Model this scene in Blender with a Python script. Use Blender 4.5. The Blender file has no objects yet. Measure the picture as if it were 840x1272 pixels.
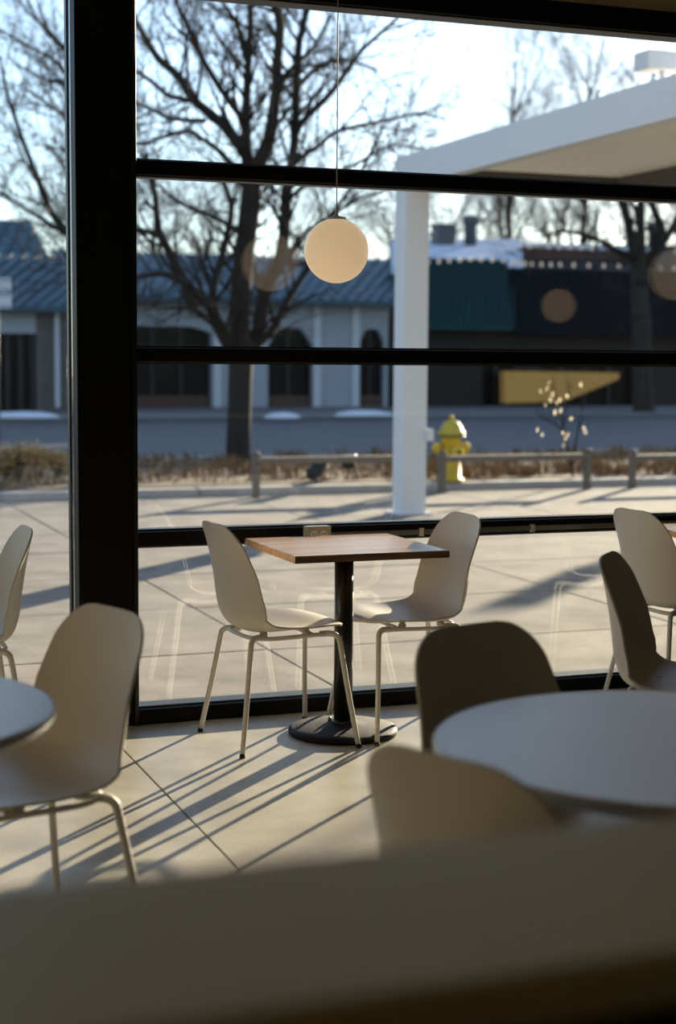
import bpy, bmesh, math, random
from mathutils import Vector, Matrix

# ------------------------------------------------------------------ camera
F_PX, YAW, PITCH, ROLL, CAM_D, CAM_H = 1959.7, 0.360, -0.0963, 0.0069, 6.174, 1.466
IMG_W, IMG_H = 840.0, 1272.0
scene = bpy.context.scene
col = scene.collection
cam_pos = Vector((0, -CAM_D, CAM_H))
fw = Vector((math.sin(YAW)*math.cos(PITCH), math.cos(YAW)*math.cos(PITCH), math.sin(PITCH)))
r0 = Vector((math.cos(YAW), -math.sin(YAW), 0)); u0 = r0.cross(fw)
cr, sr = math.cos(ROLL), math.sin(ROLL)
cam_r = r0*cr + u0*sr; cam_u = -r0*sr + u0*cr
cd = bpy.data.cameras.new('camera'); cam = bpy.data.objects.new('camera', cd); col.objects.link(cam)
cam.matrix_world = Matrix(((cam_r.x, cam_u.x, -fw.x, cam_pos.x), (cam_r.y, cam_u.y, -fw.y, cam_pos.y),
                           (cam_r.z, cam_u.z, -fw.z, cam_pos.z), (0, 0, 0, 1)))
cd.sensor_fit = 'VERTICAL'; cd.sensor_height = 36.0; cd.sensor_width = 24.0
cd.lens = 36.0*F_PX/IMG_H
cd.clip_start = 0.05; cd.clip_end = 400
cd.dof.use_dof = True; cd.dof.focus_distance = 6.0; cd.dof.aperture_fstop = 2.1
scene.camera = cam

def ray(x, y): return cam_r*((x-420)/F_PX) - cam_u*((y-636)/F_PX) + fw
def at(x, y, Y):
    d = ray(x, y); return cam_pos + d*((Y+CAM_D)/d.y)
def atz(x, y, z):
    d = ray(x, y); return cam_pos + d*((z-CAM_H)/d.z)

# ------------------------------------------------------------------ sky, sun, exposure
SUN_EL, SUN_AZ = math.radians(11.2), math.radians(45.0)      # azimuth from +Y towards +X
w = bpy.data.worlds.new('world'); scene.world = w; w.use_nodes = True
nt = w.node_tree; nt.nodes.clear()
sky = nt.nodes.new('ShaderNodeTexSky'); sky.sky_type = 'NISHITA'; sky.sun_disc = False
sky.sun_elevation = SUN_EL; sky.sun_rotation = SUN_AZ; sky.air_density = 1.0; sky.dust_density = 0.4; sky.ozone_density = 4.0
bg = nt.nodes.new('ShaderNodeBackground'); bg.inputs['Strength'].default_value = 0.37
wo = nt.nodes.new('ShaderNodeOutputWorld')
hsv = nt.nodes.new('ShaderNodeHueSaturation'); hsv.inputs['Saturation'].default_value = 0.74
nt.links.new(sky.outputs[0], hsv.inputs['Color']); nt.links.new(hsv.outputs[0], bg.inputs[0]); nt.links.new(bg.outputs[0], wo.inputs[0])
sd = bpy.data.lights.new('sun', 'SUN'); sd.energy = 19.5; sd.angle = math.radians(0.55); sd.color = (1.0, 0.84, 0.60)
sun = bpy.data.objects.new('sun', sd); col.objects.link(sun)
sdir = Vector((math.sin(SUN_AZ)*math.cos(SUN_EL), math.cos(SUN_AZ)*math.cos(SUN_EL), math.sin(SUN_EL)))
sun.rotation_euler = sdir.to_track_quat('Z', 'Y').to_euler(); sun.location = sdir*60
vs = scene.view_settings
vs.view_transform = 'Standard'; vs.look = 'None'; vs.gamma = 1.0; vs.use_curve_mapping = False; vs.exposure = 0.0
scene.cycles.max_bounces = 10; scene.cycles.diffuse_bounces = 5; scene.cycles.transparent_max_bounces = 16
scene.cycles.caustics_reflective = False; scene.cycles.caustics_refractive = False
scene.cycles.sample_clamp_indirect = 8.0

random.seed(7)
rnd = random.uniform

# ------------------------------------------------------------------ materials
MATS = {}
def mat(name, base, rough=0.6, var=0.0, scale=6.0, base2=None, bump=0.0, metallic=0.0, stretch=None, spec=0.5, coat=0.0):
    if name in MATS: return MATS[name]
    m = bpy.data.materials.new(name); m.use_nodes = True; t = m.node_tree
    b = t.nodes['Principled BSDF']
    b.inputs['Roughness'].default_value = rough; b.inputs['Metallic'].default_value = metallic
    b.inputs['Specular IOR Level'].default_value = spec; b.inputs['Coat Weight'].default_value = coat
    b.inputs['Base Color'].default_value = (*base, 1)
    if var or base2 or bump:
        tc = t.nodes.new('ShaderNodeTexCoord'); mp = t.nodes.new('ShaderNodeMapping')
        if stretch: mp.inputs['Scale'].default_value = stretch
        n = t.nodes.new('ShaderNodeTexNoise'); n.inputs['Scale'].default_value = scale; n.inputs['Detail'].default_value = 6
        n.inputs['Roughness'].default_value = 0.62
        t.links.new(tc.outputs['Object'], mp.inputs[0]); t.links.new(mp.outputs[0], n.inputs['Vector'])
        cr_ = t.nodes.new('ShaderNodeValToRGB')
        c2 = base2 if base2 else tuple(max(0, c*(1-var)) for c in base)
        cr_.color_ramp.elements[0].position = 0.32; cr_.color_ramp.elements[1].position = 0.68
        cr_.color_ramp.elements[0].color = (*c2, 1); cr_.color_ramp.elements[1].color = (*base, 1)
        t.links.new(n.outputs['Fac'], cr_.inputs[0]); t.links.new(cr_.outputs[0], b.inputs['Base Color'])
        if bump:
            bp = t.nodes.new('ShaderNodeBump'); bp.inputs['Strength'].default_value = bump; bp.inputs['Distance'].default_value = 0.01
            t.links.new(n.outputs['Fac'], bp.inputs['Height']); t.links.new(bp.outputs[0], b.inputs['Normal'])
    MATS[name] = m; return m

def translucent_mat(name, colr, trans, rough=0.45, emit=None, tcol=None):
    m = bpy.data.materials.new(name); m.use_nodes = True; t = m.node_tree
    b = t.nodes['Principled BSDF']; out = t.nodes['Material Output']
    b.inputs['Base Color'].default_value = (*colr, 1); b.inputs['Roughness'].default_value = rough
    if emit: b.inputs['Emission Color'].default_value = (*emit[0], 1); b.inputs['Emission Strength'].default_value = emit[1]
    tr = t.nodes.new('ShaderNodeBsdfTranslucent'); tr.inputs['Color'].default_value = (*(tcol or colr), 1)
    mx = t.nodes.new('ShaderNodeMixShader'); mx.inputs[0].default_value = trans
    n = t.nodes.new('ShaderNodeTexNoise'); n.inputs['Scale'].default_value = 300; bp = t.nodes.new('ShaderNodeBump')
    bp.inputs['Strength'].default_value = 0.04; bp.inputs['Distance'].default_value = 0.001
    t.links.new(n.outputs['Fac'], bp.inputs['Height']); t.links.new(bp.outputs[0], b.inputs['Normal'])
    t.links.new(b.outputs[0], mx.inputs[1]); t.links.new(tr.outputs[0], mx.inputs[2]); t.links.new(mx.outputs[0], out.inputs[0])
    MATS[name] = m; return m

def glass_mat(name, ior, tint):
    m = bpy.data.materials.new(name); m.use_nodes = True; t = m.node_tree; t.nodes.clear()
    out = t.nodes.new('ShaderNodeOutputMaterial'); mx = t.nodes.new('ShaderNodeMixShader')
    fr = t.nodes.new('ShaderNodeFresnel'); fr.inputs['IOR'].default_value = ior
    tr = t.nodes.new('ShaderNodeBsdfTransparent'); tr.inputs[0].default_value = (*tint, 1)
    gl = t.nodes.new('ShaderNodeBsdfGlossy'); gl.inputs['Roughness'].default_value = 0.0; gl.inputs['Color'].default_value = (1, 1, 1, 1)
    # the same reflectance from either side of a face
    ge = t.nodes.new('ShaderNodeNewGeometry'); mi = t.nodes.new('ShaderNodeMix'); mi.data_type = 'FLOAT'
    mi.inputs[2].default_value = ior; mi.inputs[3].default_value = 1.0/ior
    t.links.new(ge.outputs['Backfacing'], mi.inputs[0]); t.links.new(mi.outputs[0], fr.inputs['IOR'])
    t.links.new(fr.outputs[0], mx.inputs[0]); t.links.new(tr.outputs[0], mx.inputs[1]); t.links.new(gl.outputs[0], mx.inputs[2])
    t.links.new(mx.outputs[0], out.inputs[0]); MATS[name] = m; return m

def wood_mat(name, c1, c2, rough=0.35, scale=3.0, axis=(1.0, 14.0, 14.0), spec=0.5):
    m = bpy.data.materials.new(name); m.use_nodes = True; t = m.node_tree; b = t.nodes['Principled BSDF']
    b.inputs['Roughness'].default_value = rough; b.inputs['Specular IOR Level'].default_value = spec
    tc = t.nodes.new('ShaderNodeTexCoord'); mp = t.nodes.new('ShaderNodeMapping'); mp.inputs['Scale'].default_value = axis
    n = t.nodes.new('ShaderNodeTexNoise'); n.inputs['Scale'].default_value = scale; n.inputs['Detail'].default_value = 8
    r = t.nodes.new('ShaderNodeValToRGB'); r.color_ramp.elements[0].color = (*c1, 1); r.color_ramp.elements[1].color = (*c2, 1)
    r.color_ramp.elements[0].position = .35; r.color_ramp.elements[1].position = .7
    t.links.new(tc.outputs['Object'], mp.inputs[0]); t.links.new(mp.outputs[0], n.inputs['Vector'])
    t.links.new(n.outputs['Fac'], r.inputs[0]); t.links.new(r.outputs[0], b.inputs['Base Color'])
    MATS[name] = m; return m

mat('black_metal', (.002, .002, .0022), .5, spec=.18)
mat('black_satin', (.006, .006, .007), .3)
mat('frame_edge', (.03, .042, .05), .4, spec=.3)
mat('bead_metal', (.07, .065, .055), .4, metallic=.5)
mat('strip_metal', (.20, .19, .16), .35, metallic=.7)
mat('concrete_floor', (.56, .52, .43), .36, base2=(.37, .345, .28), scale=3.2, bump=.04)
mat('joint_dark', (.04, .035, .03), .9)
mat('wall_paint', (.62, .54, .37), .85, var=.06, scale=4)
mat('ceiling_paint', (.52, .47, .37), .9, var=.05, scale=3)
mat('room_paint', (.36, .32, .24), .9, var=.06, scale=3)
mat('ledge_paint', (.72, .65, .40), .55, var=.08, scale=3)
mat('tabletop_white', (.62, .63, .66), .32, var=.05, scale=5)
mat('leg_paint', (.64, .62, .57), .45, var=.03, scale=20)
mat('rubber', (.012, .012, .012), .8, var=.2, scale=40)
mat('cast_iron', (.009, .009, .010), .7, spec=.25, var=.5, scale=120, bump=.25)
mat('outlet_plate', (.45, .42, .36), .4, var=.06, scale=30)
mat('outlet_dark', (.06, .055, .05), .5)
mat('cord', (.35, .33, .30), .6, var=.1, scale=40)
mat('pavement', (.315, .295, .265), .95, spec=.08, base2=(.195, .183, .165), scale=2.6, bump=.2)
mat('curb_stone', (.48, .45, .42), .85, var=.25, scale=4)
mat('mulch', (.10, .062, .036), .95, base2=(.20, .13, .07), scale=9, bump=.6)
mat('asphalt', (.105, .108, .115), .8, base2=(.08, .082, .088), scale=1.5)
mat('far_walk', (.16, .16, .16), .85, var=.25, scale=.8)
mat('earth', (.16, .13, .10), .95, var=.3, scale=.5)
mat('bark', (.032, .026, .022), .9, base2=(.015, .012, .010), scale=6, stretch=(1, 1, .2), bump=.4)
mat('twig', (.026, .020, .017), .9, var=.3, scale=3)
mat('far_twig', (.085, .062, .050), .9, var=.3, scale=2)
mat('canopy_white', (.74, .75, .77), .45, var=.04, scale=2)
mat('canopy_soffit', (.90, .88, .80), .6, var=.04, scale=2)
mat('canopy_shade', (.09, .085, .08), .6, var=.1, scale=3)  # white canopy steel with its shade put into the colour
mat('blue_roof', (.058, .14, .185), .5, var=.12, scale=.8)
mat('blue_seam', (.028, .068, .095), .5, var=.1, scale=1)
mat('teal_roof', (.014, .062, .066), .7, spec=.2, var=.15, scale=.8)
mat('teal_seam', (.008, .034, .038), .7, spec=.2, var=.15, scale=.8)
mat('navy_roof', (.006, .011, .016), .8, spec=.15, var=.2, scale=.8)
mat('siding', (.36, .38, .41), .7, var=.08, scale=1.5)
mat('column_white', (.55, .57, .60), .6, var=.06, scale=2)
mat('stone_brick', (.17, .155, .14), .9, base2=(.10, .092, .085), scale=3, bump=.2)
mat('mortar', (.09, .085, .08), .95, var=.2, scale=5)
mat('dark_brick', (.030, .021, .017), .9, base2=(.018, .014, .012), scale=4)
mat('red_brick', (.115, .062, .045), .9, base2=(.075, .042, .033), scale=3)
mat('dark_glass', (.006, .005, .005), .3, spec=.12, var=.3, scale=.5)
mat('dark_frame', (.02, .016, .013), .5, var=.2, scale=3)
mat('shop_interior', (.10, .06, .03), .8, base2=(.012, .010, .009), scale=1.2)
mat('snow', (.72, .76, .82), .8, var=.06, scale=2, bump=.2)
mat('roof_snow', (.62, .70, .80), .8, var=.1, scale=.6)
mat('vent_metal', (.10, .10, .11), .5, var=.3, scale=3)
mat('hydrant_yellow', (.62, .44, .035), .5, var=.12, scale=9)
mat('flange_green', (.10, .15, .05), .5, var=.15, scale=9)
mat('hydrant_green', (.50, .40, .045), .5, var=.15, scale=9)
mat('bench_wood', (.19, .155, .125), .75, base2=(.12, .10, .08), scale=6, stretch=(1, 1, 6))
mat('black_plastic', (.012, .012, .014), .5, var=.2, scale=9)
mat('dry_leaf', (.30, .18, .075), .9, base2=(.13, .075, .035), scale=8)
mat('dry_leaf_pale', (.50, .36, .16), .9, base2=(.30, .20, .09), scale=8)

mat('sign_white', (.80, .82, .84), .5, var=.03, scale=4)
mat('sign_blue', (.10, .25, .42), .5, var=.05, scale=4)
mat('pole_grey', (.22, .23, .24), .5, var=.1, scale=4)
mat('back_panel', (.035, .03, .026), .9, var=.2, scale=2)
translucent_mat('chair_shell', (.62, .585, .52), .06, .42, tcol=(.74, .68, .58))
translucent_mat('sapling_leaf', (.85, .78, .62), .5, .4, tcol=(.95, .85, .62))
translucent_mat('globe_glass', (.80, .74, .64), .35, .35, emit=((1.0, .74, .46), .42), tcol=(.9, .8, .62))
translucent_mat('bulb_glint', (.9, .85, .75), .5, .15, emit=((1.0, .78, .55), .55))  # faint glow stands in for sun glinting on the bulbs
glass_mat('window_glass', 1.62, (.965, .975, .97))
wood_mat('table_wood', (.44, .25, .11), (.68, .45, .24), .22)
wood_mat('table_edge_shade', (.085, .038, .016), (.20, .10, .04), .42)  # wood darkened for the shade on the front edge
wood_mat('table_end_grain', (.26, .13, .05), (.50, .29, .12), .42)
wood_mat('reflection_tan', (.66, .31, .08), (.86, .45, .13), .7, spec=.1)  # tan of a reflection in the panes, given to a board

# ------------------------------------------------------------------ mesh helpers
class MB:
    def __init__(s): s.v = []; s.f = []; s.smooth = []
    def add(s, vs_, fs, smooth=False):
        o = len(s.v); s.v += [tuple(p) for p in vs_]; s.f += [tuple(i+o for i in f) for f in fs]; s.smooth += [smooth]*len(fs)
    def box(s, a, b, bev=0.0):
        x0, y0, z0 = a; x1, y1, z1 = b
        if bev <= 0:
            s.add([(x0,y0,z0),(x1,y0,z0),(x1,y1,z0),(x0,y1,z0),(x0,y0,z1),(x1,y0,z1),(x1,y1,z1),(x0,y1,z1)],
                  [(0,3,2,1),(4,5,6,7),(0,1,5,4),(1,2,6,5),(2,3,7,6),(3,0,4,7)])
        else:
            bm = bmesh.new(); bmesh.ops.create_cube(bm, size=1)
            for q in bm.verts: q.co = Vector(((x0+x1)/2+q.co.x*(x1-x0), (y0+y1)/2+q.co.y*(y1-y0), (z0+z1)/2+q.co.z*(z1-z0)))
            bmesh.ops.bevel(bm, geom=bm.edges[:], offset=bev, segments=2, affect='EDGES', profile=.5)
            bm.verts.index_update(); s.add([q.co for q in bm.verts], [[q.index for q in f.verts] for f in bm.faces]); bm.free()
        return s
    def tube(s, pts, rad, n=8, caps=True):
        pts = [Vector(p) for p in pts]; m = len(pts)
        rs = rad if isinstance(rad, (list, tuple)) else [rad]*m
        vs_ = []; ref = None
        for i, p in enumerate(pts):
            d = (pts[min(i+1, m-1)] - pts[max(i-1, 0)])
            d = d.normalized() if d.length > 1e-9 else Vector((0, 0, 1))
            if ref is None:
                ref = d.orthogonal().normalized()
            ref = (ref - d*ref.dot(d))
            ref = ref.normalized() if ref.length > 1e-6 else d.orthogonal().normalized()
            bn = d.cross(ref)
            for k in range(n):
                a = 2*math.pi*k/n; vs_.append(p + (ref*math.cos(a) + bn*math.sin(a))*rs[i])
        fs = []
        for i in range(m-1):
            for k in range(n):
                fs.append((i*n+k, i*n+(k+1) % n, (i+1)*n+(k+1) % n, (i+1)*n+k))
        if caps: fs += [tuple(reversed(range(n))), tuple(range((m-1)*n, m*n))]
        s.add(vs_, fs, n > 5); return s
    def lathe(s, prof, c=(0, 0, 0), n=24, axis='z'):
        vs_ = []; m = len(prof)
        for r, z in prof:
            for k in range(n):
                a = 2*math.pi*k/n; x, y = r*math.cos(a), r*math.sin(a)
                p = (x, y, z) if axis == 'z' else ((z, x, y) if axis == 'x' else (y, z, x))
                vs_.append((c[0]+p[0], c[1]+p[1], c[2]+p[2]))
        fs = [(i*n+k, i*n+(k+1) % n, (i+1)*n+(k+1) % n, (i+1)*n+k) for i in range(m-1) for k in range(n)]
        fs += [tuple(reversed(range(n))), tuple(range((m-1)*n, m*n))]
        s.add(vs_, fs, True); return s
    def prism(s, poly, d):
        """extrude a polygon (list of Vector) by vector d"""
        n = len(poly); p = [Vector(q) for q in poly]; d = Vector(d)
        s.add(p + [q+d for q in p], [tuple(range(n)), tuple(reversed(range(n, 2*n)))] + [(i, i+n, (i+1) % n+n, (i+1) % n) for i in range(n)])
        return s
    def build(s, name, m, parent=None, loc=None):
        me = bpy.data.meshes.new(name); me.from_pydata(s.v, [], s.f); me.update()
        bm = bmesh.new(); bm.from_mesh(me); bmesh.ops.recalc_face_normals(bm, faces=bm.faces); bm.to_mesh(me); bm.free()
        me.materials.append(MATS[m])
        if any(s.smooth):
            me.polygons.foreach_set('use_smooth', [True if (q and len(f) <= 4) else False for q, f in zip(s.smooth, s.f)])
        o = bpy.data.objects.new(name, me); col.objects.link(o)
        if parent is not None: o.parent = parent
        if loc is not None: o.location = loc
        return o

def box(name, a, b, m, parent=None, bev=0.0): return MB().box(a, b, bev).build(name, m, parent)
def empty(name, loc=(0, 0, 0), rz=0.0, parent=None):
    o = bpy.data.objects.new(name, None); col.objects.link(o); o.location = loc; o.rotation_euler = (0, 0, rz)
    o.empty_display_size = .1
    if parent is not None: o.parent = parent
    return o
def tag(o, label=None, cat=None, group=None, kind=None):
    if label: o['label'] = label
    if cat: o['category'] = cat
    if group: o['group'] = group
    if kind: o['kind'] = kind
    return o
def copy_tree(o, parent=None):
    c = o.copy(); col.objects.link(c)
    if parent is not None: c.parent = parent
    for k in [k for k in bpy.data.objects if k.parent == o and k != c]: copy_tree(k, c)
    return c
def smooth_path(pts, n=6):
    pts = [Vector(p) for p in pts]; out = []
    for i in range(len(pts)-1):
        p0 = pts[max(i-1, 0)]; p1 = pts[i]; p2 = pts[i+1]; p3 = pts[min(i+2, len(pts)-1)]
        for k in range(n):
            t = k/n
            out.append(.5*((2*p1)+(-p0+p2)*t+(2*p0-5*p1+4*p2-p3)*t*t+(-p0+3*p1-3*p2+p3)*t**3))
    out.append(pts[-1]); return out
def lerp_tab(tab, t):
    for (a, va), (b, vb) in zip(tab, tab[1:]):
        if t <= b: return va + (vb-va)*(t-a)/(b-a)
    return tab[-1][1]

# ================================================================== THE ROOM
CEIL = 3.7
X0, X1, YB = -3.6, 6.4, -9.2
# floor: slabs with sawn joints between
floor = box('floor', (X0, YB, -.16), (X1, 0.02, -.012), 'joint_dark'); tag(floor, kind='structure')
xs = [X0, -1.70, 1.30, 4.30, X1]; ys = [YB, -7.5, -4.5, 0.02]
for a, b in zip(xs, xs[1:]):
    for c, d in zip(ys, ys[1:]):
        g = .0035
        MB().box((a+g, c+g, -.012), (b-g, d-(g if d < 0 else 0), 0), .0015).build('floor_slab', 'concrete_floor', floor)
tag(box('ceiling', (X0, YB, CEIL), (X1, .2, CEIL+.15), 'ceiling_paint'), kind='structure')
tag(box('wall_left', (X0-.15, YB, -.02), (X0, .2, CEIL), 'room_paint'), kind='structure')
tag(box('wall_right', (X1, YB, -.02), (X1+.15, .2, CEIL), 'room_paint'), kind='structure')
tag(box('wall_back', (X0, YB-.15, -.02), (X1, YB, CEIL), 'room_paint'), kind='structure')
DOOR_L, DOOR_R, WIN_L = 1.451, 4.36, -2.6
wf = MB(); wf.box((X0, -.02, 2.985), (X1, .2, CEIL)); wf.box((DOOR_R+.2, -.02, -.02), (X1, .2, 2.985)); wf.box((X0, -.02, -.02), (WIN_L-.2, .2, 2.985))
tag(wf.build('wall_front', 'wall_paint'), kind='structure')

# posts between the glazed bays
for i, (a, b) in enumerate(((1.212, DOOR_L-.002), (DOOR_R, DOOR_R+.2), (WIN_L-.2, WIN_L))):
    p = empty('trim_%d' % (i+1), ((a+b)/2, 0, 0)); tag(p, kind='structure')
    h = (b-a)/2
    MB().box((-h, -.075, 0), (h, .10, 2.985), .004).build('post', 'black_metal', p)
    if i == 0:
        MB().box((-h-.005, .06, 0), (-h, .10, 2.985)).build('edge_strip', 'frame_edge', p)
        MB().box((h-.018, -.088, .0), (h-.002, -.075, 2.985), .002).build('edge_bead', 'black_satin', p)

def rail(parent, x0, x1, z0, z1, yf, lips=True, name='rail'):
    """aluminium rail: black box with a stepped glazing bead above and below"""
    r = MB().box((x0, yf, z0), (x1, .05, z1), .004).build(name, 'black_metal', parent)
    if lips:
        MB().box((x0, yf+.022, z0-.007), (x1, .045, z0)).build('glazing_bead', 'bead_metal', r)
        MB().box((x0, yf+.030, z1), (x1, .045, z1+.008)).build('glazing_bead', 'frame_edge', r)
    return r

def glazed_bay(name, x0, x1, rails, top, label_panes=True):
    e = empty(name, (0, 0, 0)); tag(e, kind='structure')
    zs = []
    rail(e, x0, x1, 0.0, .062, -.075, name='sill_rail')
    rail(e, x0, x1, top+.022, 2.985, -.075, name='head_rail')
    prev = .062
    for (a, b) in rails:
        rail(e, x0, x1, a, b, -.045); zs.append((prev, a)); prev = b
    zs.append((prev, top+.022))
    for a, b in zs:
        MB().box((x0+.002, -.002, a+.002), (x1-.002, .022, b-.002)).build('glass_pane', 'window_glass', e)
    return e
win1 = glazed_bay('window_1', DOOR_L, DOOR_R, [(.716, .775), (1.451, 1.508), (2.181, 2.238)], 2.868)
win2 = glazed_bay('window_2', WIN_L, 1.212, [], 2.868)

# ================================================================== CHAIRS
def chair_shell():
    prof = [(.234,.458),(.213,.466),(.15,.469),(.05,.453),(-.05,.440),(-.12,.442),(-.172,.468),(-.202,.530),(-.215,.62),(-.228,.71),(-.243,.80),(-.252,.853)]
    path = smooth_path([Vector((x, 0, z)) for x, z in prof], 6)
    L = [0]
    for a, b in zip(path, path[1:]): L.append(L[-1]+(b-a).length)
    T = L[-1]
    W = [(0,.198),(.15,.222),(.33,.228),(.48,.226),(.6,.226),(.75,.214),(.9,.196),(1,.186)]
    Cu = [(0,-.010),(.1,.002),(.25,.020),(.40,.044),(.50,.066),(.60,.078),(.75,.066),(.9,.036),(1,.018)]
    nu = 18; th = .0065; rows = []; norms = []
    rf, rt = .105, .105
    for i, p in enumerate(path):
        s = L[i]; t = s/T
        wd = lerp_tab(W, t); hw = wd
        if s < rf: hw = wd - rf + math.sqrt(max(0, rf*rf-(rf-s)**2))
        if T-s < rt: hw = wd - rt + math.sqrt(max(0, rt*rt-(rt-(T-s))**2))
        d = (path[min(i+1, len(path)-1)]-path[max(i-1, 0)]).normalized()
        n = Vector((d.z, 0, -d.x))
        cu = lerp_tab(Cu, t); row = []
        for k in range(nu+1):
            u = -1+2*k/nu; u = math.copysign(abs(u)**.85, u); y = u*hw; f = abs(y)/wd
            row.append(p + n*(cu*f**2.3) + Vector((0, y, 0)))
        rows.append(row)
    m = len(rows); top = []
    def N(i, k):
        a = rows[min(i+1, m-1)][k]-rows[max(i-1, 0)][k]; b = rows[i][min(k+1, nu)]-rows[i][max(k-1, 0)]
        return a.cross(b).normalized()
    up = [[rows[i][k] for k in range(nu+1)] for i in range(m)]
    sgn = 1 if N(8, nu//2).z > 0 else -1
    dn = [[rows[i][k]-N(i, k)*sgn*th for k in range(nu+1)] for i in range(m)]
    mb = MB(); vs_ = [p for r in up for p in r]+[p for r in dn for p in r]; o = m*(nu+1); fs = []
    ix = lambda i, k: i*(nu+1)+k
    for i in range(m-1):
        for k in range(nu):
            fs.append((ix(i,k), ix(i,k+1), ix(i+1,k+1), ix(i+1,k))); fs.append((o+ix(i,k), o+ix(i+1,k), o+ix(i+1,k+1), o+ix(i,k+1)))
    border = [(0,k) for k in range(nu)]+[(i,nu) for i in range(m-1)]+[(m-1,k) for k in range(nu,0,-1)]+[(i,0) for i in range(m-1,0,-1)]
    for (a, b) in zip(border, border[1:]+border[:1]): fs.append((ix(*a), ix(*b), o+ix(*b), o+ix(*a)))
    mb.add(vs_, fs, True); return mb

def make_chair():
    e = empty('cafe_chair')
    sh = chair_shell().build('seat_shell', 'chair_shell', e)
    es = sh.modifiers.new('split', 'EDGE_SPLIT'); es.split_angle = math.radians(50)
    zt = .424
    fr = MB()
    ring = [(.17,-.13,zt-.004),(.10,-.148,zt),(-.05,-.148,zt-.004),(-.115,-.135,zt-.002),(-.15,-.09,zt),(-.158,0,zt+.002),(-.15,.09,zt),(-.115,.135,zt-.002),(-.05,.148,zt-.004),(.10,.148,zt),(.17,.13,zt-.004)]
    fr.tube(smooth_path(ring, 4), .0085, 8); fr.tube([(.10,-.148,zt),(.10,.148,zt)], .0085, 8)
    sf = fr.build('seat_frame', 'leg_paint', e)
    for x, y in ((.08,-.12),(.08,.12),(-.09,-.11),(-.09,.11)):
        MB().lathe([(.016, 0), (.016, .012), (.010, .024)], (x, y, zt), 10).build('mounting_boss', 'leg_paint', sf)
    for fx, fy, tx, ty in ((.240,.255,.165,.135),(.240,-.255,.165,-.135),(-.222,.225,-.125,.128),(-.222,-.232,-.125,-.128)):
        sx = 1 if fx > 0 else -1; sy = 1 if fy > 0 else -1
        knee = Vector((tx+sx*.030, ty+sy*.026, zt-.012)); foot = Vector((fx, fy, .010))
        pts = [Vector((tx-sx*.03, ty-sy*.012, zt-.002)), Vector((tx, ty, zt)), Vector((tx+sx*.018, ty+sy*.014, zt-.002)), knee, knee+(foot-knee)*.06+Vector((sx*.003, sy*.003, 0)), knee+(foot-knee)*.5, foot]
        sp = smooth_path(pts, 4); m = len(sp)
        lg = MB().tube(sp, [.0122-.0025*i/(m-1) for i in range(m)], 10).build('leg', 'leg_paint', e)
        d = (foot-knee).normalized()
        MB().tube([foot-d*.004, foot+d*.0105], .0106, 10).build('foot_cap', 'rubber', lg)
    return e

proto = make_chair()
PI = math.pi
chairs = [
    ((1.892, -.462), 4, 'pale chair with its back to the black post, left of the wooden window table', 'chairs at the window tables'),
    ((2.462, -.440), 181, 'pale chair facing left, right of the wooden window table under the globe lamp', 'chairs at the window tables'),
    ((.702, -.44), 180, 'pale chair by the window, half cut off by the left picture edge', 'chairs at the window tables'),
    ((3.712, -.455), 3, 'pale chair by the window near the right picture edge, behind the darker chair', 'chairs at the window tables'),
    ((2.76, -1.95), -42, 'shaded chair in front of another chair at the right picture edge', 'chairs around the round tables'),
    ((1.640, -3.11), -75, 'shaded chair on the window side of the round table at right', 'chairs around the round tables'),
    ((1.232, -3.86), 25, 'blurred chair nearest the camera, in front of the round table at right', 'chairs around the round tables'),
    ((.602, -2.455), -161, 'large pale chair at the left, drawn up to the small round table', 'chairs around the round tables'),
]
for i, ((x, y), a, lab, grp) in enumerate(chairs):
    c = proto if i == 0 else copy_tree(proto)
    c.location = (x, y, 0); c.rotation_euler = (0, 0, math.radians(a)); tag(c, lab, 'chair', grp)

# ================================================================== TABLES
def window_table(x, y, label):
    e = empty('window_table', (x, y, 0)); tag(e, label, 'table', 'square wooden window tables')
    h = .308
    top = MB().box((-h, -h, .722), (h, h, .75), .002).build('tabletop', 'table_wood', e)
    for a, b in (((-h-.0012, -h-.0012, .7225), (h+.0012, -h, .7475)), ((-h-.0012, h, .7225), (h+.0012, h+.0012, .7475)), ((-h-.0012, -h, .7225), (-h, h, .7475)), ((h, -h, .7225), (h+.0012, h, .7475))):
        MB().box(a, b).build('edge_band', 'table_edge_shade' if b[0]-a[0] > .1 else 'table_end_grain', top)
    MB().lathe([(.037, .03), (.037, .70)], (0, 0, 0), 28).build('pedestal_post', 'black_satin', e)
    MB().box((-.16, -.03, .708), (.16, .03, .722)).box((-.03, -.16, .708), (.03, .16, .722)).lathe([(.05, .69), (.05, .708)], (0, 0, 0), 20).build('mounting_spider', 'black_metal', e)
    bp = MB().lathe([(.205, 0), (.214, .004), (.216, .014), (.212, .022), (.200, .027), (.12, .034), (.06, .040), (.045, .044)], (0, 0, 0), 56).build('base_plate', 'cast_iron', e)
    MB().lathe([(.046, .040), (.046, .052), (.038, .056)], (0, 0, 0), 24).build('collar', 'black_satin', bp)
    for a in (20, -60, 140):
        MB().lathe([(.008, .040), (.008, .056), (.004, .060)], (.056*math.cos(math.radians(a)), .056*math.sin(math.radians(a)), 0), 8).build('bolt', 'strip_metal', bp)
    return e
window_table(2.177, -.462, 'square wooden table on black pedestal between two pale chairs by the window')
window_table(4.00, -.462, 'wooden window table of which only a corner shows at the right edge')

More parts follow.
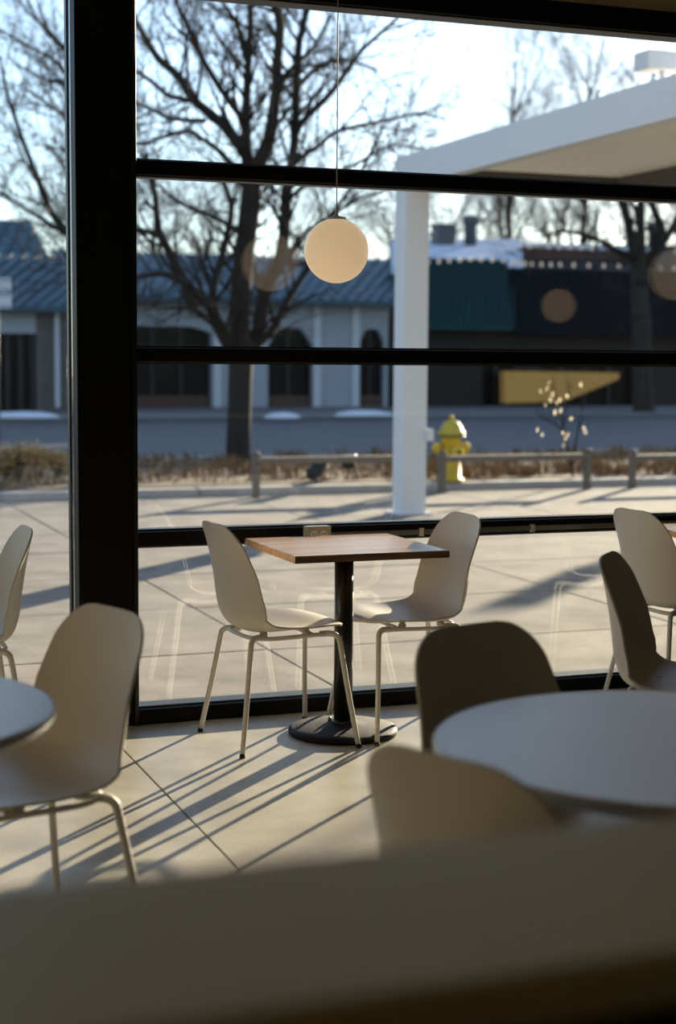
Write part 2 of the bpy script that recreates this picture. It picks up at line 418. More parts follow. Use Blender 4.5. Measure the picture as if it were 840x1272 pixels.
def round_table(x, y, r, label):
    e = empty('round_table', (x, y, 0)); tag(e, label, 'table', 'round white tables')
    t = MB().lathe([(r-.012, .722), (r-.004, .7255), (r, .732), (r, .744), (r-.004, .7495), (r-.010, .75)], (0, 0, 0), 72).build('tabletop', 'tabletop_white', e)
    MB().lathe([(.037, .03), (.037, .70)], (0, 0, 0), 24).build('pedestal_post', 'black_satin', e)
    MB().box((-.18, -.03, .706), (.18, .03, .722)).box((-.03, -.18, .706), (.03, .18, .722)).build('mounting_spider', 'black_metal', e)
    MB().lathe([(.245, 0), (.254, .004), (.256, .014), (.240, .027), (.12, .034), (.05, .044)], (0, 0, 0), 48).build('base_plate', 'cast_iron', e)
round_table(1.640, -3.650, .462, 'large blurred round white table at the right in the foreground')
round_table(.135, -2.875, .462, 'round white table of which the rim shows at the left edge')

# half-height wall with a painted cap close to the camera
hw_ = empty('wall_partition', (0, 0, 0)); tag(hw_, kind='structure')
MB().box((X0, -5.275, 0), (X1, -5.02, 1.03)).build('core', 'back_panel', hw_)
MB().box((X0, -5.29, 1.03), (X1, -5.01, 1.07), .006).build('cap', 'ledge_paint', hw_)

# ================================================================== PENDANTS, OUTLET, CONDUIT
def pendant(x, y, z, label, r=.1245):
    e = empty('globe_pendant', (x, y, z)); tag(e, label, 'lamp', 'globe pendant lamps')
    prof = [(r*math.sin(math.pi*i/24), -r*math.cos(math.pi*i/24)) for i in range(1, 23)]
    MB().lathe(prof, (0, 0, 0), 40).build('globe', 'globe_glass', e)
    cp = MB().lathe([(.038, r*.935), (.040, r*.96), (.036, r*1.02), (.012, r*1.06), (.006, r*1.10), (.005, r*1.28), (.0025, r*1.34)], (0, 0, 0), 24).build('fitter_cap', 'leg_paint', e)
    MB().tube([(0, 0, r*1.3), (0, 0, CEIL-z-.02)], .0022, 6).build('cord', 'cord', e)
    MB().lathe([(.06, CEIL-z-.03), (.06, CEIL-z-.002)], (0, 0, 0), 24).build('ceiling_canopy', 'leg_paint', e)
pp = at(418, 311.5, -.40)
pendant(pp.x, -.40, pp.z, 'white glass globe pendant lamp hanging over the wooden window table')
pendant(4.21, -.40, pp.z, 'globe pendant seen only as a reflection at the right edge of the glass')
pendant(5.67, -4.26, pp.z-.01, 'distant globe pendant seen only as a small round reflection in the glass')

ob = empty('outlet_box', (0, 0, 0)); tag(ob, 'small beige duplex power outlet on the window rail behind the wooden table', 'outlet')
a = at(379.5, 660, -.075); b = at(410.5, 660, -.075)
cx = (a.x+b.x)/2; ob.location = (cx, -.045, .75); wd = (b.x-a.x)/2
MB().box((-wd, -.040, -.036), (wd, 0, .030), .003).build('housing', 'outlet_plate', ob)
pl = MB().box((-wd+.003, -.0425, -.032), (wd-.003, -.040, .027)).build('cover_plate', 'outlet_plate', ob)
for sx in (-1, 1):
    rc = MB().lathe([(.0165, -.0455), (.0165, -.0425)], (sx*.020, 0, -.003), 20, 'y').build('receptacle', 'sign_white', pl)
    for q, (dx, dz, wx, hz) in enumerate(((-.006, .003, .0016, .005), (.006, .003, .0016, .005), (0, -.008, .003, .003))):
        MB().box((sx*.020+dx-wx, -.0462, -.003+dz-hz), (sx*.020+dx+wx, -.0456, -.003+dz+hz)).build('slot', 'outlet_dark', rc)
cdt = empty('cable_raceway', (cx+wd, -.045, .738)); tag(cdt, 'flat metal cable raceway running right along the window rail from the outlet', 'raceway')
MB().box((.001, -.014, -.010), (DOOR_R-(cx+wd)-.02, 0, .012), .002).build('channel', 'strip_metal', cdt)
for q in (.42, .95, 1.52):
    MB().box((q-.010, -.018, -.016), (q+.010, 0, .018), .002).build('clip', 'outlet_plate', cdt)

# ================================================================== OUTSIDE GROUND
PZ = -.08
tag(box('ground', (-60, 0.25, -.45), (110, 140, -.30), 'earth'), kind='structure')
pav = box('pavement', (-6, .2, -.30), (24, 11.02, PZ-.03), 'joint_dark'); tag(pav, kind='structure')
px_ = [5.15+2.56*k for k in range(-4, 7)]; py_ = [.2, 1.75, 3.25, 4.75, 6.25, 7.75, 9.25, 10.55, 11.02]
for a, b in zip(px_, px_[1:]):
    for c, d in zip(py_, py_[1:]):
        dz = rnd(-.002, .002)
        MB().box((a+.007, c+.007, PZ-.03), (b-.007, d-.007, PZ+dz), .004).build('paving_slab', 'pavement', pav)
bed = box('planting_bed', (-6, 11.30, -.30), (30, 16.45, .015), 'mulch'); tag(bed, kind='structure')
cb = empty('curb', (0, 11.02, 0)); tag(cb, kind='structure')
for k in range(-3, 12):
    MB().box((k*2.4+.006, 0, -.30), (k*2.4+2.394, .28, .002), .012).build('curb_stone', 'curb_stone', cb)
cb2 = empty('road_curb', (0, 16.45, 0)); tag(cb2, kind='structure')
for k in range(-3, 14):
    MB().box((k*2.4+.006, 0, -.30), (k*2.4+2.394, .18, .02), .012).build('curb_stone', 'curb_stone', cb2)
tag(box('road', (-50, 16.63, -.30), (100, 32.4, -.14), 'asphalt'), kind='structure')
tag(box('far_sidewalk', (-50, 32.4, -.30), (100, 60, .0), 'far_walk'), kind='structure')

# dry grass growing in the bed
def tuft(mb, c, n, h, spread, lean=.5):
    for _ in range(n):
        a = rnd(0, 2*PI); r = spread*math.sqrt(random.random()); b = Vector((c[0]+r*math.cos(a), c[1]+r*math.sin(a), c[2]))
        hh = h*rnd(.5, 1.1); l = Vector((rnd(-lean, lean), rnd(-lean, lean), 0))*hh
        wv = Vector((rnd(-1, 1), rnd(-1, 1), 0)).normalized()*rnd(.006, .014)
        m = b+l*.4+Vector((0, 0, hh*.6)); t = b+l+Vector((0, 0, hh))
        mb.add([b-wv, b+wv, m+wv*.8, m-wv*.8, t], [(0, 1, 2, 3), (3, 2, 4)])
g = MB()
for _ in range(420):
    x = rnd(2.2, 14.5); y = rnd(11.5, 16.2)
    tuft(g, (x, y, .01), random.randint(8, 16), rnd(.06, .20), .16)
for _ in range(120):
    tuft(g, (rnd(7.5, 13.5), rnd(11.5, 12.8), .01), 14, rnd(.10, .20), .2)
tag(g.build('dry_grass', 'dry_leaf'), 'low dry brown grass covering the planting bed beyond the curb', 'grass', kind='stuff')
lv = MB()
for _ in range(1800):
    c = Vector((rnd(2.2, 14.5), rnd(11.4, 16.3), rnd(.02, .05))); a = Vector((rnd(-1, 1), rnd(-1, 1), rnd(-.4, .4))).normalized()*rnd(.02, .05)
    b = a.cross(Vector((rnd(-.3, .3), rnd(-.3, .3), 1))).normalized()*a.length*.7
    lv.add([c-a, c-b, c+a, c+b], [(0, 1, 2, 3)])
tag(lv.build('fallen_leaves', 'dry_leaf_pale'), 'pale fallen leaves scattered over the mulch of the planting bed', 'leaves', kind='stuff')

# golden dry shrubs at the left
shrub_px = [(8, 597, .34, 'golden dry shrub at the far left of the planting bed'), (28, 600, .42, 'tallest golden dry shrub, left of the black post'),
            (52, 596, .36, 'golden dry shrub, second from the black post'), (78, 598, .34, 'golden dry shrub right beside the black post')]
for i, (x, y, h, lab) in enumerate(shrub_px):
    c = atz(x, y, .02); e = empty('dry_shrub', (c.x, c.y+.3*(i % 2), .015)); tag(e, lab, 'shrub', 'dry shrubs in the planting bed')
    st = MB(); lf = MB()
    for _ in range(26):
        a = rnd(0, 2*PI); t = Vector((math.cos(a), math.sin(a), 0))*rnd(.04, .26)+Vector((0, 0, h*rnd(.6, 1.1)))
        pth = [Vector((0, 0, 0)), t*.5+Vector((0, 0, .05)), t]; st.tube(pth, [.006, .004, .002], 4)
        for _ in range(16):
            p = pth[1].lerp(pth[2], random.random()**.7)+Vector((rnd(-.06, .06), rnd(-.06, .06), rnd(-.06, .06)))
            a1 = Vector((rnd(-1, 1), rnd(-1, 1), rnd(-1, 1))).normalized()*rnd(.018, .036); b1 = a1.orthogonal().normalized()*a1.length*.6
            lf.add([p-a1, p-b1, p+a1, p+b1], [(0, 1, 2, 3)])
    st.build('stems', 'twig', e); tag(lf.build('foliage', 'dry_leaf_pale', e), kind='stuff')

# ================================================================== HYDRANT, RAILS, LIGHTS, SAPLING
hp = atz(560, 597, .02); s_ = 1.0
hy = empty('fire_hydrant', (hp.x, hp.y, .015)); tag(hy, 'yellow fire hydrant with greenish cap behind the low wooden rail', 'hydrant')
MB().lathe([(.16, 0), (.16, .03), (.115, .035), (.115, .52), (.135, .53), (.135, .56)], (0, 0, 0), 24).build('barrel', 'hydrant_yellow', hy)
MB().lathe([(.165, .56), (.165, .595), (.140, .605), (.125, .66), (.085, .715), (.04, .735)], (0, 0, 0), 24).build('bonnet', 'hydrant_green', hy)
MB().lathe([(.028, .73), (.028, .79), (.018, .80)], (0, 0, 0), 6).build('operating_nut', 'hydrant_yellow', hy)
for s in (-1, 1):
    nz = MB().lathe([(.058, s*.10), (.058, s*.175), (.070, s*.18), (.070, s*.215), (.03, s*.225), (.03, s*.245)], (0, 0, .40), 16, 'x').build('side_nozzle', 'hydrant_yellow', hy)
fn = MB().lathe([(.03, -.235), (.03, -.215), (.085, -.205), (.085, -.17), (.07, -.165), (.07, -.10)], (0, 0, .36), 16, 'y').build('front_nozzle', 'hydrant_yellow', hy)
MB().lathe([(.028, -.245), (.028, -.236)], (0, 0, .36), 6, 'y').build('cap_nut', 'black_plastic', fn)
MB().lathe([(.165, .53), (.165, .555)], (0, 0, 0), 24).build('flange', 'flange_green', hy)

def low_rail(xa, xb, yb, top_px, lab):
    a = atz(xa, yb, PZ); b = atz(xb, yb, PZ); yy = 10.62
    a = at(xa, yb, yy); b = at(xb, yb, yy); z0 = PZ
    hgt = at(xa, top_px, yy).z
    e = empty('low_wooden_rail', (a.x, yy, z0)); tag(e, lab, 'rail', 'low wooden rails along the pavement')
    L = b.x-a.x; H = hgt-z0
    for x in (0, L):
        p = MB().box((x-.036, -.045, 0), (x+.036, .045, H), .006).build('post', 'bench_wood', e)
        MB().lathe([(.045, H), (.048, H+.012), (.035, H+.03), (.012, H+.04)], (x, 0, 0), 12).build('post_cap', 'bench_wood', p)
    MB().box((-.02, -.07, H-.10), (L+.02, .07, H-.03), .006).build('beam', 'bench_wood', e)
    return e
low_rail(318, 503, 613, 565, 'low wooden rail between the tree trunk and the white column')
low_rail(549, 729, 612, 563, 'low wooden rail in front of the yellow fire hydrant')
low_rail(785, 960, 612, 562, 'low wooden rail cut off by the right picture edge')

for x, y, lab in ((392, 600, 'small black garden spotlight tilted towards the lawn, left of the white column'), (433, 592, 'upright black garden light on a stake left of the white column')):
    c = atz(x, y, .015); e = empty('garden_light', (c.x, c.y, .015)); tag(e, lab, 'light', 'garden lights in the bed')
    tilt = .09 if x < 400 else 0
    MB().tube([(0, 0, 0), (0, 0, .12)], .012, 8).build('stake', 'black_plastic', e)
    MB().tube([(-tilt, 0, .10), (0, 0, .13), (tilt, 0, .26)], [.075, .085, .095], 14).build('housing', 'black_plastic', e)
    MB().tube([(tilt*.98, 0, .255), (tilt*1.02, 0, .268)], .099, 14).build('rim', 'black_satin', e)

# ------------------------------------------------------------------ trees
def perp(d):
    a = rnd(0, 2*PI); o = d.orthogonal().normalized(); b = d.cross(o); return o*math.cos(a)+b*math.sin(a)
def grow(mb, p, d, length, rad, level, up=.15, sides=4, kids=(4, 7)):
    n = 5 if level > 1 else (4 if level else 3); pts = [p]; q = p.copy(); dd = d.normalized()
    for i in range(n):
        dd = (dd+perp(dd)*rnd(.05, .26)+Vector((0, 0, up*.35))).normalized(); q = q+dd*(length/n); pts.append(q.copy())
    rs = [rad*(1-.8*i/n) for i in range(n+1)]
    mb.tube(pts, rs, max(3, sides), caps=False)
    if level <= 0: return
    for _ in range(random.randint(*kids)):
        t = rnd(.2, 1.0); i = min(n-1, int(t*n)); b = pts[i].lerp(pts[i+1], t*n-i)
        bd = (pts[i+1]-pts[i]).normalized(); nd = (bd*rnd(.5, 1.0)+perp(bd)*rnd(.5, .95)+Vector((0, 0, up))).normalized()
        grow(mb, b, nd, length*rnd(.42, .68), max(.0055, rs[i]*rnd(.45, .62)), level-1, up, 3, kids)

def limb_branches(mb, pts, rs, step, lmul, level, up=.14, kids=(4, 6)):
    acc = 0; nxt = step*rnd(.3, 1)
    for i in range(len(pts)-1):
        sl = (pts[i+1]-pts[i]).length; bd = (pts[i+1]-pts[i]).normalized()
        while nxt < acc+sl:
            b = pts[i].lerp(pts[i+1], (nxt-acc)/sl); r = rs[i]
            nd = (bd*rnd(.35, 1.0)+perp(bd)*rnd(.6, 1.0)+Vector((0, 0, up))).normalized()
            grow(mb, b, nd, lmul*rnd(.45, 1.15), max(.011, min(.032, r*.5)), level, up, 4, kids)
            nxt += step*rnd(.5, 1.5)
        acc += sl

def pixel_tree(name, Yt, trunk, limbs, label, pxm, step=.34, lmul=1.0, level=2, depth=1.6, twigmat='twig'):
    """limbs traced as pixel polylines; each limb swings out of the trunk's plane to its own depth"""
    base = at(trunk[0][0], trunk[0][1], Yt)
    e = empty(name, (base.x, Yt, base.z)); tag(e, label, 'tree'); inv = Vector((base.x, Yt, base.z))
    def world(pl, dy0, dy1):
        out = []; rs = []
        for i, (x, y, r) in enumerate(pl):
            t = i/(len(pl)-1); Y = Yt+dy0+(dy1-dy0)*t
            out.append(at(x, y, Y)-inv); rs.append(r/pxm)
        sp = smooth_path(out, 4); rr = []
        for i in range(len(sp)):
            f = i/4; k = min(int(f), len(rs)-2) if len(rs) > 1 else 0; rr.append(rs[k]+(rs[k+1]-rs[k])*(f-k))
        return sp, rr
    sp, rr = world(trunk, 0, 0)
    rr[0] *= 1.35; rr[1] *= 1.18
    MB().tube(sp, rr, 12).build('trunk', 'bark', e)
    tw = MB()
    for k, (pl, dy0, dy1) in enumerate(limbs):
        sp, rr = world(pl, dy0, dy1)
        MB().tube(sp, rr, 8).build('limb', 'bark', e)
        limb_branches(tw, sp, rr, step, lmul, level)
    tag(tw.build('twigs', twigmat, e), kind='stuff')
    return e

D = 1.0
main_limbs = [
    ([(299,432,14),(298,380,12.5),(303,320,12.5),(310,260,13),(313,222,12),(306,190,7.5),(306,140,6),(308,90,5),(311,40,4.2),(312,-20,3.2),(316,-120,1.6)], 0, .5),
    ([(312,225,11),(325,195,9),(335,170,8),(342,120,7),(345,70,6),(348,30,5.6),(340,0,5),(330,-60,3),(325,-140,1.5)], 0, -.7),
    ([(299,436,12),(318,424,9.5),(329,363,8.5),(346,327,8),(353,290,7.5),(357,233,7),(363,200,6.2),(367,160,5.8),(370,67,5),(377,30,4.5),(382,0,4),(390,-70,2.5),(395,-130,1.4)], 0, .8),
    ([(318,428,6),(336,413,4.8),(350,388,4.4),(364,362,4),(380,335,3.4),(396,300,3),(412,268,2.6),(445,220,2.2),(470,170,1.6)], 0, -1.4),
    ([(296,446,11),(282,424,8.5),(268,398,7.8),(262,380,7),(250,371,6.5),(229,349,6),(207,306,5),(197,285,4.4),(194,255,3.4),(190,225,2.4),(180,190,1.6)], 0, -1.3),
    ([(264,386,6.5),(265,356,5),(275,321,4.6),(286,275,4.2),(287,255,3.8),(280,232,3),(262,200,2)], -.3, .7),
    ([(232,351,4),(210,342,3.6),(193,340,3.4),(168,344,2.8),(140,335,2),(110,325,1.5)], -.8, -1.6),
    ([(205,300,3.4),(190,290,3.2),(167,283,2.8),(140,268,2.2),(110,262,1.6)], -1.0, -1.9),
    ([(300,186,7),(285,163,6.6),(263,143,6.2),(240,123,5.4),(220,93,5),(197,73,4.4),(177,40,3.6),(167,20,3),(150,-20,2.2),(140,-60,1.4)], 0, 1.2),
    ([(303,150,4.2),(283,123,4),(263,93,3.7),(250,70,3.4),(240,47,3.2),(227,20,2.8),(218,0,2.4),(205,-45,1.4)], .1, -1.0),
    ([(307,76,4),(300,50,3.8),(293,27,3.2),(277,3,2.8),(262,-35,1.6)], .4, 1.3),
    ([(240,126,3.6),(222,122,3.2),(207,117,2.8),(183,97,2.4),(165,87,2),(130,75,1.4)], .5, -.6),
    ([(255,150,3.2),(230,149,2.8),(207,145,2.6),(185,134,2.3),(165,127,1.9),(135,118,1.3)], .3, 1.5),
    ([(288,204,3.6),(268,184,3.2),(250,172,3),(233,163,2.6),(203,170,2.2),(180,178,1.9),(150,178,1.3)], 0, -1.5),
    ([(294,285,3.4),(270,272,3),(250,263,2.6),(220,250,2.3),(200,233,1.9),(175,215,1.3)], 0, 1.4),
    ([(367,163,4.6),(383,143,4),(407,120,3.6),(425,97,3.2),(450,62,2.6),(494,22,2),(520,-15,1.3)], .4, -1.0),
    ([(362,206,4.2),(378,193,3.6),(397,180,3.2),(420,163,2.8),(468,152,2.3),(520,142,1.8),(556,150,1.2)], .3, 1.6),
    ([(369,110,3.6),(385,92,3.2),(402,80,2.8),(430,74,2.2),(470,88,1.5)], .5, 1.6),
    ([(343,110,3.6),(356,92,3.2),(372,76,2.6),(392,55,2.2),(410,20,1.6)], -.3, -1.6),
    ([(357,250,3.2),(372,236,2.8),(392,225,2.4),(440,205,2),(490,180,1.5),(540,190,1)], .2, -1.2),
    ([(346,330,3.4),(366,305,3),(385,285,2.6),(440,250,2.2),(470,240,1.8),(520,215,1.2)], .2, 1.2),
]
tr1 = pixel_tree('street_tree', 15.3, [(296,584,16),(296,560,15),(297,520,14.6),(298,480,14.6),(299,450,15),(299,425,13)], main_limbs,
           'big bare street tree with forked trunk, left of the white column', 86, step=.20, lmul=1.25, level=2)
left_limbs = [
    ([(126,400,7),(122,360,6.5),(112,325,5.6),(92,298,4.8),(63,263,4.0),(50,230,3.4),(33,187,2.8),(10,120,2),(0,70,1.3)], 0, -1.2),
    ([(90,296,3.2),(62,278,2.8),(37,263,2.4),(0,240,2),(-40,225,1.3)], -.4, .8),
    ([(124,380,6.5),(128,300,5.5),(125,220,4.6),(112,140,3.6),(90,70,2.8),(60,43,2.2),(37,7,1.6),(25,-30,1)], 0, 1.1),
    ([(118,170,3.2),(86,97,2.5),(60,70,2.1),(40,60,1.8),(0,37,1.3)], .5, -.8),
    ([(124,210,3.2),(85,112,2.4),(55,98,2),(20,80,1.3)], .4, 1.6),
    ([(126,250,3),(90,160,2.4),(60,130,2),(30,110,1.3)], .2, -1.2),
    ([(127,290,3.2),(95,235,2.4),(75,200,2),(55,180,1.3)], 0, -.8),
]
pixel_tree('street_tree', 19.0, [(127,572,9),(127,520,8.5),(126,460,8),(126,395,7.5)], left_limbs,
           'bare tree whose branches show to the left of the black post', 74, step=.22, lmul=1.3, level=2)
right_limbs = [
    ([(796,400,13),(794,352,11),(788,310,8),(780,275,6.5),(772,250,5.4),(760,215,4),(748,160,2.8),(742,110,1.8)], 0, 1.2),
    ([(796,352,9),(796,310,7),(796,270,6),(798,230,4.6),(806,150,3),(812,90,1.8)], 0, -1.0),
    ([(800,350,8),(816,300,6.4),(822,285,6),(809,252,4.8),(800,225,3.6),(792,190,2.4)], 0, .8),
    ([(788,322,5.5),(772,314,5),(760,308,4.4),(745,298,3.6),(722,291,3),(703,288,2.3),(680,292,1.5)], .2, -1.2),
    ([(806,330,6.5),(825,300,5.5),(845,265,4.6),(862,210,3.4),(880,150,2)], 0, -1.4),
    ([(797,300,4),(790,262,3.2),(775,235,2.4),(760,225,1.6)], .2, -.9),
    ([(703,290,2.2),(700,270,1.8),(702,255,1.4)], -1.1, -1.2),
]
pixel_tree('street_tree', 34.5, [(800,517,15),(799,490,14),(798,450,13.5),(797,395,13)], right_limbs,
           'dark bare tree in front of the brick building at the right edge', 46, step=.36, lmul=1.9, level=2)

def far_tree(px, Yt, hpx, width, label, lvl=3):
    b = at(px, 470, Yt); top = at(px, hpx, Yt); h = top.z
    e = empty('distant_tree', (b.x, Yt, 0)); tag(e, label, 'tree', 'bare trees behind the shops')
    pts = [Vector((0, 0, -.1))]; q = Vector((0, 0, 0))
    for i in range(6):
        q = q+Vector((rnd(-.25, .25), rnd(-.25, .25), h*.13)); pts.append(q.copy())
    rs = [.20*(1-.6*i/6) for i in range(7)]
    MB().tube(pts, rs, 7).build('trunk', 'bark', e)
    tw = MB()
    for i in range(2, 7):
        for _ in range(4):
            d = (perp(Vector((0, 0, 1)))*rnd(.4, 1.0)*width+Vector((0, 0, rnd(.8, 1.3)))).normalized()
            grow(tw, pts[i], d, h*rnd(.22, .34)*(1.25 if i > 4 else 1), min(.09, rs[i]*.5), lvl, .10, 4, (5, 7))
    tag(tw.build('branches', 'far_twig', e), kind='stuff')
for a in ((640, 54, 46, .75, 'tall bare tree rising behind the white canopy, left of the two'), (722, 57, 40, .75, 'tall bare tree rising behind the white canopy, nearer the right edge'),
          (560, 62, 218, 1.2, 'low distant tree just right of the white column'), (500, 66, 225, 1.2, 'low distant tree right behind the white column'),
          (620, 70, 224, 1.3, 'low distant tree above the snow-covered roof vents'), (690, 66, 230, 1.3, 'low distant tree above the brick parapet'),
          (200, 70, 235, 1.4, 'low distant tree above the blue roof, beside the black post'), (262, 68, 240, 1.4, 'low distant tree above the blue roof, left of the big trunk'),
          (400, 72, 236, 1.4, 'low distant tree behind the globe lamp'), (80, 66, 246, 1.2, 'low distant tree at the gable of the blue roof'), (840, 60, 150, 1.0, 'distant tree at the right picture edge below the canopy')):
    far_tree(*a)

# slender sapling with pale leaves left on
sp_ = atz(712, 592, .02)
e = empty('sapling', (sp_.x, sp_.y, .015)); tag(e, 'slender sapling with a few pale bright leaves right of the hydrant', 'sapling'); inv = Vector(e.location)
tw = MB(); lf = MB()
for pl in ([(712,592,2.4),(706,560,2),(697,520,1.6),(690,490,1.2),(680,470,.8)], [(711,580,2),(716,545,1.6),(722,520,1.2),(724,495,.8)], [(705,555,1.6),(696,532,1.2),(676,520,.8),(664,512,.6)], [(700,530,1.2),(704,505,1),(708,480,.7)]):
    dy = rnd(-.15, .15); pts = [at(x, y, sp_.y+dy*i/3)-inv for i, (x, y, r) in enumerate(pl)]
    tw.tube(smooth_path(pts, 3), [.016*(1-.75*i/((len(pts)-1)*3)) for i in range((len(pts)-1)*3+1)], 5)
    for _ in range(7):
        i = random.randint(1, len(pts)-2); b = pts[i].lerp(pts[i+1], random.random()); grow(tw, b, Vector((rnd(-.6, .6), rnd(-.5, .5), 1)), .22, .004, 0)
tw.build('stems', 'twig', e)
for x, y in ((703,545),(701,553),(706,540),(700,538),(680,483),(687,490),(692,500),(684,497),(672,486),(697,510),(705,492),(678,503),(668,534),(674,540),(726,532),(728,537),(722,478),(690,512),(696,497),(710,520),(683,475)):
    p = at(x, y, sp_.y+rnd(-.2, .2))-inv; a1 = Vector((rnd(-.4, .4), rnd(-.3, .3), 1)).normalized()*rnd(.022, .045); b1 = Vector((rnd(.5, 1), rnd(-.5, .5), 0)).normalized()*rnd(.008, .015)
    q = MB(); q.add([p-a1, p-b1+Vector((0, .006, 0)), p+a1, p+b1+Vector((0, .006, 0)), p-b1*.2-Vector((0, .006, 0))], [(0, 1, 4), (1, 2, 4), (2, 3, 4), (3, 0, 4)]); q.build('leaf', 'sapling_leaf', e)

# ================================================================== WHITE CANOPY
cn = empty('entrance_canopy', (6.15, 8.6, PZ)); tag(cn, 'white steel entrance canopy on a square white column outside the glass', 'canopy')
Z0, Z1 = 3.17-PZ, 3.47-PZ; YE = -8.3; XE = 3.4      # local extents: y runs back to the facade
MB().box((0, -.26, 0), (.26, 0, Z0), .006).build('column', 'canopy_white', cn)
MB().box((-.05, -.31, 0), (.31, .05, .015)).build('column_base_plate', 'canopy_white', cn)
obx = MB().box((.24, -.33, .74), (.31, -.20, .86), .006).build('junction_box', 'canopy_white', cn)
MB().box((0, YE, Z0), (.14, 0, Z1), .006).build('side_beam', 'canopy_white', cn)
MB().box((XE-.14, YE, Z0), (XE, 0, Z1), .006).build('side_beam', 'canopy_white', cn)
MB().box((.14, -.14, Z0), (XE-.14, 0, Z1), .006).build('end_beam', 'canopy_white', cn)
MB().box((.14, -.26, Z0+.005), (XE-.14, -.14, Z0+.21), .004).build('gutter', 'canopy_shade', cn)  # dark strip painted for the shaded inner side of the end beam
MB().box((2.36, YE, Z0+.005), (2.48, -.26, Z0+.21), .004).build('cross_beam', 'canopy_shade', cn)
n = 46; dy = (YE+.30)/-n
pm = None
for k in range(n):
    y = -.30-k*dy
    if pm is None:
        ob_ = MB().box((.14, -dy+.045, 0), (XE-.14, -.012, .03), .004).build('soffit_slat', 'canopy_soffit', cn); pm = ob_.data
    else:
        ob_ = bpy.data.objects.new('soffit_slat', pm); col.objects.link(ob_); ob_.parent = cn
    ob_.location = (0, y, Z0+.185)
MB().box((.14, YE, Z0+.255), (XE-.14, -.14, Z1-.02)).build('roof_deck', 'canopy_soffit', cn)
rb = atz(826, 84, 3.47)
e = empty('roof_spotlight', (6.30, 3.95, 3.47)); tag(e, 'white box-shaped light standing on top of the canopy at the right edge', 'light')
MB().tube([(0, 0, -.02), (0, 0, .10)], .02, 8).build('bracket', 'canopy_white', e)
MB().box((-.18, -.10, .09), (.22, .10, .22), .01).build('housing', 'canopy_white', e)

# ================================================================== SHOPS ACROSS THE ROAD
YF = 40.0
def P(x, y, Y=YF): return at(x, y, Y)
GZ = 0.0
def arch_wall(parent, xa, xb, ztop, openings, Y, th, m, name='wall'):
    """wall with real arched openings: (x0, x1, spring z, crown z)"""
    mb = MB(); x = xa
    for (o0, o1, zs, zc) in openings:
        mb.box((x, Y, GZ), (o0, Y+th, ztop)); n = 10
        for k in range(n):
            a0 = o0+(o1-o0)*k/n; a1 = o0+(o1-o0)*(k+1)/n
            f = lambda xx: zs+(zc-zs)*(1-((xx-(o0+o1)/2)/((o1-o0)/2))**2)
            mb.add([(a0,Y,f(a0)),(a1,Y,f(a1)),(a1,Y,ztop),(a0,Y,ztop),(a0,Y+th,f(a0)),(a1,Y+th,f(a1)),(a1,Y+th,ztop),(a0,Y+th,ztop)],
                   [(0,1,2,3),(7,6,5,4),(4,5,1,0),(3,2,6,7)])
        x = o1
    mb.box((x, Y, GZ), (xb, Y+th, ztop))
    return mb.build(name, m, parent)

bA = empty('blue_roofed_shop', (0, 0, 0)); tag(bA, 'low white shop row with blue standing-seam roof and arched openings', 'building')
xL = P(-120, 446).x; xR = P(482, 446).x; zt = P(300, 366).z
o1 = (P(118, 446).x, P(263, 446).x, P(262, 414).z, P(190, 399).z)
o2 = (P(333, 446).x, P(389, 446).x, P(389, 430).z, P(360, 403).z)
o3 = (P(447, 446).x, P(478, 446).x, P(447, 425).z, P(462, 405).z)
arch_wall(bA, P(92, 446).x, xR, zt+.2, [o1, o2, o3], YF, .35, 'siding')
for (a, b, zs, zc) in (o1, o2, o3):
    wn = MB().box((a-.1, YF+.30, GZ), (b+.1, YF+.36, zc+.15)).build('shop_window', 'dark_glass', bA)
    k = max(2, round((b-a)/.95))
    for q in range(k+1):
        xx = a+(b-a)*q/k; MB().box((xx-.04, YF+.24, GZ), (xx+.04, YF+.30, zc)).build('mullion', 'dark_frame', wn)
    MB().box((a, YF+.24, zs-.5), (b, YF+.30, zs-.40)).build('transom', 'dark_frame', wn)
    MB().box((a, YF+.20, GZ), (b, YF+.32, GZ+.35)).build('stall_riser', 'red_brick', wn)
# white columns either side of the big arch
for x in (269, 393, 441):
    c = P(x, 446); MB().box((c.x-.12, YF-.12, GZ), (c.x+.12, YF, zt), .01).build('column', 'column_white', bA)
# siding boards as shadow lines
for k in range(6):
    z = zt-.12-k*.16
    MB().box((P(166,446).x, YF-.018, z-.065), (xR, YF, z+.065)).build('siding_board', 'siding', bA)
# roof: sloping sheet plus seams
def seam_roof(parent, x0, x1, ye, ze, yr, zr, m, ms, n, lean, name='roof', th=.12, x0r=None, x1r=None):
    x0r = x0 if x0r is None else x0r; x1r = x1 if x1r is None else x1r
    rf = MB(); up = Vector((0, 0, th))
    rf.prism([Vector((x0, ye, ze)), Vector((x1, ye, ze)), Vector((x1r, yr, zr)), Vector((x0r, yr, zr))], (0, 0, -th))
    r = rf.build(name, m, parent)
    for k in range(n+1):
        t = k/n; a = Vector((x0+(x1-x0)*t, ye, ze)); b = Vector((x0r+(x1r-x0r)*t+lean, yr, zr))
        hi = max(x1, x1r)
        if b.x > hi:
            f = (hi-a.x)/(b.x-a.x); b = a.lerp(b, max(.02, f))
        d = (b-a); nrm = Vector((1, 0, 0)).cross(d).normalized()
        if nrm.z < 0: nrm = -nrm
        wv = Vector((.035, 0, 0)); h = nrm*.07
        s = MB(); s.add([a-wv, a+wv, b+wv, b-wv, a-wv+h, a+wv+h, b+wv+h, b-wv+h], [(0,1,2,3),(4,5,6,7),(0,1,5,4),(1,2,6,5),(2,3,7,6),(3,0,4,7)])
        s.build('roof_seam', ms, r)
    return r
zr = P(200, 314, 43).z
